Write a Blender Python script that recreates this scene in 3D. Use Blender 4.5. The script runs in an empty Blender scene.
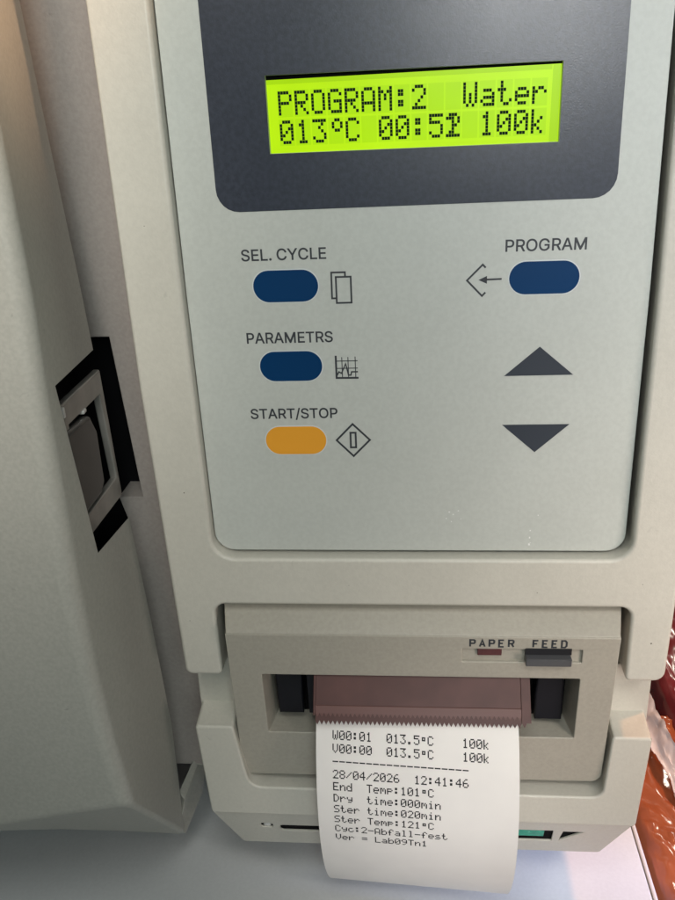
import bpy, bmesh, math, random
from mathutils import Vector, Matrix, noise
random.seed(7)
S = 0.001                                     # everything below is written in millimetres
scene = bpy.context.scene
COL = scene.collection

# ------------------------------------------------------------------ camera
cam_d = bpy.data.cameras.new('camera')
cam_d.sensor_fit = 'VERTICAL'; cam_d.sensor_height = 24.0; cam_d.sensor_width = 24.0
cam_d.lens = 24.0 * 841.04 / 900.0
cam_d.clip_start = 0.005; cam_d.clip_end = 50
cam = bpy.data.objects.new('camera', cam_d); COL.objects.link(cam)
RX = Vector((0.99576888, 0.08071065, -0.04393313))
RY = Vector((-0.00940881, -0.38602871, -0.92243878))
RZ = Vector((-0.09141009, 0.9189492, -0.38363599))
M = Matrix.Identity(4)
for i in range(3):
    M[i][0] = RX[i]; M[i][1] = -RY[i]; M[i][2] = -RZ[i]
M[0][3], M[1][3], M[2][3] = -1.612 * S, -202.018 * S, 45.331 * S
cam.matrix_world = M
scene.camera = cam

# ------------------------------------------------------------------ world and lamps
world = bpy.data.worlds.new('World'); scene.world = world; world.use_nodes = True
bg = world.node_tree.nodes['Background']
bg.inputs['Color'].default_value = (0.86, 1.0, 0.97, 1); bg.inputs['Strength'].default_value = 0.02

def lamp(name, kind, loc, target, power, col, size=100, **kw):
    d = bpy.data.lights.new(name, kind); d.energy = power; d.color = col
    if kind == 'AREA':
        d.shape = 'RECTANGLE'; d.size = size * S; d.size_y = kw.get('size_y', size) * S
    elif kind == 'SPOT':
        d.shadow_soft_size = size * S; d.spot_size = math.radians(kw.get('cone', 30)); d.spot_blend = 1.0
    o = bpy.data.objects.new(name, d); COL.objects.link(o)
    l = Vector(loc) * S; t = Vector(target) * S
    o.location = l; o.rotation_euler = (t - l).to_track_quat('-Z', 'Y').to_euler()
    return o
lamp('room_light', 'AREA', (75, -420, 125), (-20, 0, -60), 0.46, (0.88, 1.0, 0.97), 140)
lamp('ceiling_light', 'AREA', (0, -240, 280), (10, 0, -40), 0.38, (0.98, 1.0, 0.94), 130)
lamp('upper_right_fill', 'SPOT', (78, -420, 135), (72, 0, 40), 4.2, (1.0, 0.95, 0.96), 50, cone=25)  # unseen fill, added to lift the upper right
lamp('upper_left_fill', 'SPOT', (-80, -250, 200), (-110, 0, 60), 2.4, (1.0, 0.93, 0.85), 50, cone=40)  # added fill for the upper left, fitted to the wanted tones
lamp('left_spot', 'SPOT', (-120, -200, 100), (-125, -28, -10), 0.75, (1.0, 0.90, 0.80), 50, cone=50)
lamp('right_spot', 'SPOT', (200, -165, -85), (80, 0, -90), 1.35, (1.0, 0.84, 0.76), 50, cone=58)
lamp('receipt_fill', 'SPOT', (20, -260, -60), (8, -8, -168), 1.15, (1.0, 0.94, 0.93), 40, cone=26)  # spot added to brighten the receipt paper
lamp('table_cool_fill', 'SPOT', (330, -40, -60), (64, 8, -200), 4.6, (0.50, 0.60, 1.0), 20, cone=15)  # cool spot added to light only the right of the table
lamp('sun_patch', 'SPOT', (320, 120, 420), (120, 50, -210), 8.5, (1.0, 0.42, 0.17), 22, cone=30)
lamp('sack_glint_lamp', 'AREA', (330, 640, 300), (110, 60, -210), 0.6, (1.0, 0.93, 0.78), 90)  # unseen lamp added for glints on the sacks
lamp('warm_door_fill', 'SPOT', (150, -66, 240), (-87, -20, 84), 4.5, (1.0, 0.62, 0.36), 20, cone=15)  # warm spot added to tint the upper door side
lamp('bevel_fill', 'SPOT', (190, -250, 190), (62, 0, -90), 2.0, (1.0, 0.93, 0.86), 45, cone=30)  # added spot, brightens the right end of the printer bevel
lamp('sack_glint_lamp', 'AREA', (330, 640, 300), (110, 60, -210), 0.6, (1.0, 0.93, 0.78), 90)  # second lamp added for the same sack glints
lamp('warm_door_fill', 'SPOT', (60, -190, 230), (-90, -16, 92), 1.6, (1.0, 0.55, 0.28), 20, cone=17)  # another warm spot added for the top corner of the door

scene.view_settings.view_transform = 'Standard'
scene.view_settings.look = 'None'
scene.view_settings.exposure = 0.13
scene.view_settings.gamma = 1.0

# ------------------------------------------------------------------ materials
def new_mat(name):
    m = bpy.data.materials.new(name); m.use_nodes = True
    return m, m.node_tree.nodes, m.node_tree.links, m.node_tree.nodes['Principled BSDF']

def plastic(name, col, rough=0.5, grain=0.0, gscale=1700, var=0.05, vscale=35, spec=0.5, dirt=0.0, coat=0.0, metal=0.0, speck=0.0):
    """solid moulded or painted surface: base colour with faint blotches, dust specks, a fine grain bump"""
    m, n, l, b = new_mat(name)
    tc = n.new('ShaderNodeTexCoord')
    b.inputs['Roughness'].default_value = rough
    b.inputs['Specular IOR Level'].default_value = spec
    b.inputs['Metallic'].default_value = metal
    b.inputs['Coat Weight'].default_value = coat
    nz = n.new('ShaderNodeTexNoise'); nz.inputs['Scale'].default_value = vscale; nz.inputs['Detail'].default_value = 6
    l.new(tc.outputs['Object'], nz.inputs['Vector'])
    mp = n.new('ShaderNodeMapRange'); mp.inputs['From Min'].default_value = 0.3; mp.inputs['From Max'].default_value = 0.7
    mp.inputs['To Min'].default_value = 1 - var; mp.inputs['To Max'].default_value = 1 + var
    l.new(nz.outputs['Fac'], mp.inputs['Value'])
    mul = n.new('ShaderNodeVectorMath'); mul.operation = 'SCALE'; mul.inputs[0].default_value = col
    l.new(mp.outputs['Result'], mul.inputs['Scale'])
    out = mul.outputs['Vector']
    if speck:
        sp = n.new('ShaderNodeTexNoise'); sp.inputs['Scale'].default_value = 900; sp.inputs['Detail'].default_value = 2
        l.new(tc.outputs['Object'], sp.inputs['Vector'])
        sm = n.new('ShaderNodeMapRange'); sm.inputs['From Min'].default_value = 0.35; sm.inputs['From Max'].default_value = 0.65
        sm.inputs['To Min'].default_value = 1 - speck; sm.inputs['To Max'].default_value = 1 + speck
        l.new(sp.outputs['Fac'], sm.inputs['Value'])
        m2 = n.new('ShaderNodeVectorMath'); m2.operation = 'SCALE'
        l.new(out, m2.inputs[0]); l.new(sm.outputs['Result'], m2.inputs['Scale']); out = m2.outputs['Vector']
    if dirt:
        dz = n.new('ShaderNodeTexNoise'); dz.inputs['Scale'].default_value = 260; dz.inputs['Detail'].default_value = 3
        dz.inputs['Distortion'].default_value = 1.2
        l.new(tc.outputs['Object'], dz.inputs['Vector'])
        dm = n.new('ShaderNodeMapRange'); dm.inputs['From Min'].default_value = 0.72; dm.inputs['From Max'].default_value = 0.80
        dm.inputs['To Min'].default_value = 1; dm.inputs['To Max'].default_value = 1 - dirt
        l.new(dz.outputs['Fac'], dm.inputs['Value'])
        m3 = n.new('ShaderNodeVectorMath'); m3.operation = 'SCALE'
        l.new(out, m3.inputs[0]); l.new(dm.outputs['Result'], m3.inputs['Scale']); out = m3.outputs['Vector']
    l.new(out, b.inputs['Base Color'])
    rv = n.new('ShaderNodeMapRange'); rv.inputs['To Min'].default_value = max(0.02, rough - 0.06); rv.inputs['To Max'].default_value = rough + 0.06
    l.new(nz.outputs['Fac'], rv.inputs['Value']); l.new(rv.outputs['Result'], b.inputs['Roughness'])
    if grain:
        g = n.new('ShaderNodeTexNoise'); g.inputs['Scale'].default_value = gscale; g.inputs['Detail'].default_value = 3
        l.new(tc.outputs['Object'], g.inputs['Vector'])
        bp = n.new('ShaderNodeBump'); bp.inputs['Strength'].default_value = grain; bp.inputs['Distance'].default_value = 0.00025
        l.new(g.outputs['Fac'], bp.inputs['Height']); l.new(bp.outputs['Normal'], b.inputs['Normal'])
    return m

def flat(name, col, rough=0.5, spec=0.5, metal=0.0):
    m, n, l, b = new_mat(name)
    b.inputs['Base Color'].default_value = (*col, 1); b.inputs['Roughness'].default_value = rough
    b.inputs['Specular IOR Level'].default_value = spec; b.inputs['Metallic'].default_value = metal
    return m

MAT = dict(
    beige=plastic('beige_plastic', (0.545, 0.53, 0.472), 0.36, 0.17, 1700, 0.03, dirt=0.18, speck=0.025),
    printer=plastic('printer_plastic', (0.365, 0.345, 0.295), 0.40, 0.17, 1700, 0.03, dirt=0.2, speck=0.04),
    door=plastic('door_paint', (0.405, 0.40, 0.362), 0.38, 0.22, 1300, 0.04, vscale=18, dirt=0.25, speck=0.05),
    strip=plastic('cabinet_paint', (0.355, 0.32, 0.298), 0.5, 0.25, 1200, 0.04, dirt=0.2, speck=0.05),
    panel=plastic('membrane_film', (0.485, 0.51, 0.48), 0.45, 0.10, 2600, 0.025, dirt=0.06, speck=0.03),
    display=plastic('display_film', (0.036, 0.043, 0.060), 0.31, 0.09, 3000, 0.05, speck=0.15),
    blue=plastic('blue_film', (0.0, 0.034, 0.115), 0.45, 0.05, 2600, 0.06, spec=0.2),
    orange=plastic('orange_film', (0.76, 0.335, 0.026), 0.45, 0.08, 2600, 0.04),
    halo=flat('pale_print', (0.58, 0.63, 0.64), 0.5),
    ink=flat('dark_print', (0.030, 0.034, 0.042), 0.5),
    arrow=plastic('grey_print', (0.030, 0.038, 0.052), 0.45, 0.08, 2600, 0.06),
    dark=plastic('black_plastic', (0.014, 0.014, 0.017), 0.40, 0.1, 1500, 0.1),
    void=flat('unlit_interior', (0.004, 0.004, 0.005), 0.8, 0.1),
    feed=plastic('charcoal_plastic', (0.075, 0.076, 0.082), 0.35, 0.1, 1500, 0.08),
    guide=plastic('navy_plastic', (0.007, 0.007, 0.011), 0.4, 0.0, 1500, 0.1, spec=0.25),
    lampred=plastic('dull_red_lens', (0.085, 0.022, 0.024), 0.3, 0.0, 1500, 0.15, vscale=300),
    steel=plastic('grey_steel', (0.42, 0.40, 0.37), 0.22, 0.05, 900, 0.15, vscale=120, metal=0.45),
    lever=plastic('dark_polished_steel', (0.085, 0.082, 0.078), 0.18, 0.03, 900, 0.15, vscale=120, metal=0.2, spec=0.9),
    bright=plastic('glint_steel', (0.75, 0.74, 0.72), 0.25, 0.0, 900, 0.1, metal=0.3),  # pale colour carries the latch glints; also used on pin and screw
    table=plastic('white_laminate', (0.66, 0.67, 0.68), 0.30, 0.06, 1800, 0.03, speck=0.02),
    tableedge=plastic('white_edge_strip', (0.70, 0.68, 0.66), 0.35, 0.0, 1800, 0.02),
    legs=flat('table_metal', (0.3, 0.3, 0.3), 0.4),
    floor=plastic('floor_vinyl', (0.16, 0.10, 0.09), 0.5, 0.1, 400, 0.1),
    thermal=flat('thermal_ink', (0.036, 0.035, 0.038), 0.8, 0.1),
    green=plastic('green_film', (0.0, 0.30, 0.18), 0.25, 0.0, 900, 0.25, vscale=500),
    white=flat('white_fleck', (0.74, 0.75, 0.74), 0.6),
    speckle=flat('grime', (0.09, 0.08, 0.065), 0.8),
)
# brown see-through cutter
m, n, l, b = new_mat('brown_tear_plastic')
b.inputs['Base Color'].default_value = (0.165, 0.070, 0.066, 1); b.inputs['Roughness'].default_value = 0.42; b.inputs['Specular IOR Level'].default_value = 0.25
b.inputs['Transmission Weight'].default_value = 0.0
tcn = n.new('ShaderNodeTexCoord'); nzn = n.new('ShaderNodeTexNoise'); nzn.inputs['Scale'].default_value = 120
l.new(tcn.outputs['Object'], nzn.inputs['Vector'])
rmp = n.new('ShaderNodeValToRGB'); rmp.color_ramp.elements[0].position = .3; rmp.color_ramp.elements[1].position = .7
rmp.color_ramp.elements[0].color = (0.078, 0.036, 0.033, 1); rmp.color_ramp.elements[1].color = (0.100, 0.046, 0.042, 1)
l.new(nzn.outputs['Fac'], rmp.inputs['Fac']); l.new(rmp.outputs['Color'], b.inputs['Base Color'])
MAT['tear'] = m
# smoky clear end of the cutter
m, n, l, b = new_mat('smoky_clear_plastic')
b.inputs['Base Color'].default_value = (0.050, 0.038, 0.040, 1); b.inputs['Roughness'].default_value = 0.25
MAT['smoky'] = m
# paper: slightly translucent, faint fibre mottling
m, n, l, b = new_mat('thermal_paper')
tcn = n.new('ShaderNodeTexCoord'); nzn = n.new('ShaderNodeTexNoise'); nzn.inputs['Scale'].default_value = 70; nzn.inputs['Detail'].default_value = 5
l.new(tcn.outputs['Object'], nzn.inputs['Vector'])
rmp = n.new('ShaderNodeValToRGB'); rmp.color_ramp.elements[0].position = .3; rmp.color_ramp.elements[1].position = .7
rmp.color_ramp.elements[0].color = (0.78, 0.755, 0.735, 1); rmp.color_ramp.elements[1].color = (0.82, 0.795, 0.77, 1)
l.new(nzn.outputs['Fac'], rmp.inputs['Fac']); l.new(rmp.outputs['Color'], b.inputs['Base Color'])
b.inputs['Roughness'].default_value = 0.55; b.inputs['Specular IOR Level'].default_value = 0.35
g2 = n.new('ShaderNodeTexNoise'); g2.inputs['Scale'].default_value = 1400; l.new(tcn.outputs['Object'], g2.inputs['Vector'])
bpn = n.new('ShaderNodeBump'); bpn.inputs['Strength'].default_value = 0.08; bpn.inputs['Distance'].default_value = 0.0002
l.new(g2.outputs['Fac'], bpn.inputs['Height']); l.new(bpn.outputs['Normal'], b.inputs['Normal'])
MAT['paper'] = m
# lit green liquid-crystal backlight
def emitter(name, col, strength, var):
    m, n, l, b = new_mat(name)
    tcn = n.new('ShaderNodeTexCoord'); nzn = n.new('ShaderNodeTexNoise'); nzn.inputs['Scale'].default_value = 60
    l.new(tcn.outputs['Object'], nzn.inputs['Vector'])
    mp = n.new('ShaderNodeMapRange'); mp.inputs['From Min'].default_value = .3; mp.inputs['From Max'].default_value = .7
    mp.inputs['To Min'].default_value = strength * (1 - var); mp.inputs['To Max'].default_value = strength * (1 + var)
    l.new(nzn.outputs['Fac'], mp.inputs['Value']); l.new(mp.outputs['Result'], b.inputs['Emission Strength'])
    b.inputs['Base Color'].default_value = (0.03, 0.05, 0.003, 1); b.inputs['Specular IOR Level'].default_value = 0.15; b.inputs['Emission Color'].default_value = (*col, 1)
    b.inputs['Roughness'].default_value = 0.3
    return m
MAT['lcd'] = emitter('lcd_backlight', (0.50, 0.86, 0.004), 0.88, 0.06)
MAT['lcdedge'] = emitter('lcd_backlight_edge', (0.43, 0.78, 0.003), 0.80, 0.05)
MAT['lcdcell'] = emitter('lcd_idle_cell', (0.44, 0.81, 0.003), 0.85, 0.05)
MAT['lcdseg'] = flat('lcd_dot', (0.003, 0.012, 0.009), 0.8, 0.1)
def film(name, col, rough):
    m = plastic(name, col, rough, 0.0, 900, 0.16, vscale=40, coat=0.4)
    return m
MAT['orangebag'] = film('orange_bag_film', (0.43, 0.125, 0.055), 0.17)
MAT['redbag'] = film('red_bag_film', (0.22, 0.035, 0.045), 0.2)
MAT['whiteglare'] = film('white_glare', (0.86, 0.86, 0.95), 0.12)
MAT['tearlight'] = plastic('brown_tear_ribs', (0.135, 0.066, 0.060), 0.4, 0.0, 900, 0.1, spec=0.3)

# ------------------------------------------------------------------ mesh helpers
WORLD = {}
def link(name, me, mat, parent=None, smooth=35):
    """link a mesh given in world millimetres as one object whose origin is its own middle"""
    if not me.vertices: raise ValueError(name)
    lo = Vector([min(v.co[i] for v in me.vertices) for i in range(3)]); hi = Vector([max(v.co[i] for v in me.vertices) for i in range(3)])
    c = (lo + hi) / 2
    for v in me.vertices: v.co = (v.co - c) * S
    me.name = name
    me.materials.clear(); me.materials.append(mat)
    if smooth:
        for p in me.polygons: p.use_smooth = True
        me.set_sharp_from_angle(angle=math.radians(smooth))
    o = bpy.data.objects.new(name, me); COL.objects.link(o)
    if smooth and len(me.polygons) < 6000:
        wn = o.modifiers.new('weighted_normals', 'WEIGHTED_NORMAL'); wn.mode = 'FACE_AREA'; wn.weight = 100; wn.keep_sharp = True
    WORLD[o.name] = c * S
    o.location = c * S - (WORLD[parent.name] if parent else Vector())
    o.parent = parent
    return o

def from_bm(bm):
    me = bpy.data.meshes.new('m'); bm.to_mesh(me); bm.free(); return me

def join(*mes):
    bm = bmesh.new()
    for me in mes: bm.from_mesh(me); bpy.data.meshes.remove(me)
    return from_bm(bm)

def rp(pts, seg=6):
    """rounded polygon: list of (x, z, radius)"""
    out = []; k = len(pts)
    for i in range(k):
        p = Vector(pts[i][:2]); r = pts[i][2] if len(pts[i]) > 2 else 0
        if r <= 0: out.append((p.x, p.y)); continue
        a = (Vector(pts[i - 1][:2]) - p).normalized(); c = (Vector(pts[(i + 1) % k][:2]) - p).normalized()
        h = a.angle(c) / 2; t = r / math.tan(h)
        p0 = p + a * t; p1 = p + c * t; ctr = p + (a + c).normalized() * (r / math.sin(h))
        a0 = math.atan2(*(p0 - ctr).yx); a1 = math.atan2(*(p1 - ctr).yx)
        da = (a1 - a0 + math.pi) % (2 * math.pi) - math.pi
        for s in range(seg + 1):
            w = a0 + da * s / seg; out.append((ctr.x + r * math.cos(w), ctr.y + r * math.sin(w)))
    return out

def rect(x0, x1, z0, z1, r=0, seg=6): return rp([(x0, z0, r), (x1, z0, r), (x1, z1, r), (x0, z1, r)], seg)

def plate(loops, y0, depth, bevel=0.0, res=2, xf=None, grow=0.0):
    """flat plate in the x-z plane with holes; front face at y0, thickness towards +y, edges rounded by bevel"""
    cu = bpy.data.curves.new('c', 'CURVE'); cu.dimensions = '2D'; cu.fill_mode = 'BOTH'
    for lp in loops:
        sp = cu.splines.new('POLY'); sp.points.add(len(lp) - 1); sp.use_cyclic_u = True
        for q, (x, z) in zip(sp.points, lp): q.co = (x, z, 0, 1)
    cu.extrude = depth / 2 - bevel; cu.bevel_depth = bevel; cu.bevel_resolution = res; cu.offset = grow - bevel
    ob = bpy.data.objects.new('tmp', cu); me = bpy.data.meshes.new_from_object(ob)
    bpy.data.objects.remove(ob); bpy.data.curves.remove(cu)
    bm = bmesh.new(); bm.from_mesh(me); bpy.data.meshes.remove(me)
    bmesh.ops.remove_doubles(bm, verts=bm.verts, dist=1e-4)
    for v in bm.verts:
        x, z, w = v.co; v.co = (x, y0 + depth / 2 - w, z)
    bmesh.ops.recalc_face_normals(bm, faces=bm.faces)
    if xf:
        for v in bm.verts: v.co = xf(v.co.copy())
    return from_bm(bm)

def box(x0, x1, y0, y1, z0, z1, bev=0.0, seg=2, xf=None):
    bm = bmesh.new()
    vs = [bm.verts.new((x, y, z)) for x in (x0, x1) for y in (y0, y1) for z in (z0, z1)]
    for f in ((0, 1, 3, 2), (4, 6, 7, 5), (0, 4, 5, 1), (2, 3, 7, 6), (0, 2, 6, 4), (1, 5, 7, 3)): bm.faces.new([vs[i] for i in f])
    bmesh.ops.recalc_face_normals(bm, faces=bm.faces)
    if xf:
        for v in bm.verts: v.co = xf(v.co.copy())
    if bev: bmesh.ops.bevel(bm, geom=list(bm.edges), offset=bev, segments=seg, affect='EDGES', profile=0.5)
    return from_bm(bm)

def solid(verts, faces, bev=0.0, seg=2, edges=None):
    bm = bmesh.new(); vs = [bm.verts.new(v) for v in verts]
    for f in faces: bm.faces.new([vs[i] for i in f])
    bmesh.ops.recalc_face_normals(bm, faces=bm.faces)
    if bev:
        es = list(bm.edges) if edges is None else [e for e in bm.edges if tuple(sorted((e.verts[0].index, e.verts[1].index))) in edges]
        bmesh.ops.bevel(bm, geom=es, offset=bev, segments=seg, affect='EDGES', profile=0.5)
    return from_bm(bm)

def wedge(profile, x0, x1, bev=0, x0b=None, x1b=None):
    """profile: list of (y, z, flare) swept in x"""
    k = len(profile); v = [(x0 - p[2], p[0], p[1]) for p in profile] + [(x1 + p[2], p[0], p[1]) for p in profile]
    f = [tuple(range(k)), tuple(range(k, 2 * k))] + [(i, (i + 1) % k, k + (i + 1) % k, k + i) for i in range(k)]
    return solid(v, f, bev)

def strokes(lines, w, y0, depth=0.04, closed=False):
    """thin printed lines as mitred strips"""
    bm = bmesh.new()
    for ln in lines:
        pts = [Vector(p) for p in ln]
        cl = (pts[0] - pts[-1]).length < 1e-6
        if cl: pts = pts[:-1]
        k = len(pts); L = []; Rr = []
        for i, p in enumerate(pts):
            a = pts[i - 1] if (i or cl) else None; c = pts[(i + 1) % k] if (i < k - 1 or cl) else None
            d1 = (p - a).normalized() if a is not None else None; d2 = (c - p).normalized() if c is not None else None
            if d1 is None: d1 = d2
            if d2 is None: d2 = d1
            n1 = Vector((-d1.y, d1.x)); n2 = Vector((-d2.y, d2.x)); mm = (n1 + n2)
            mm = mm.normalized() if mm.length > 1e-4 else n1
            q = w / 2 / max(0.45, mm.dot(n1))
            L.append(bm.verts.new((p.x + mm.x * q, y0, p.y + mm.y * q))); Rr.append(bm.verts.new((p.x - mm.x * q, y0, p.y - mm.y * q)))
        for i in range(k if cl else k - 1):
            j = (i + 1) % k; bm.faces.new((L[i], Rr[i], Rr[j], L[j]))
    r = bmesh.ops.extrude_face_region(bm, geom=list(bm.faces))
    for g in r['geom']:
        if isinstance(g, bmesh.types.BMVert): g.co.y += depth
    bmesh.ops.recalc_face_normals(bm, faces=bm.faces)
    return from_bm(bm)

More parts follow.
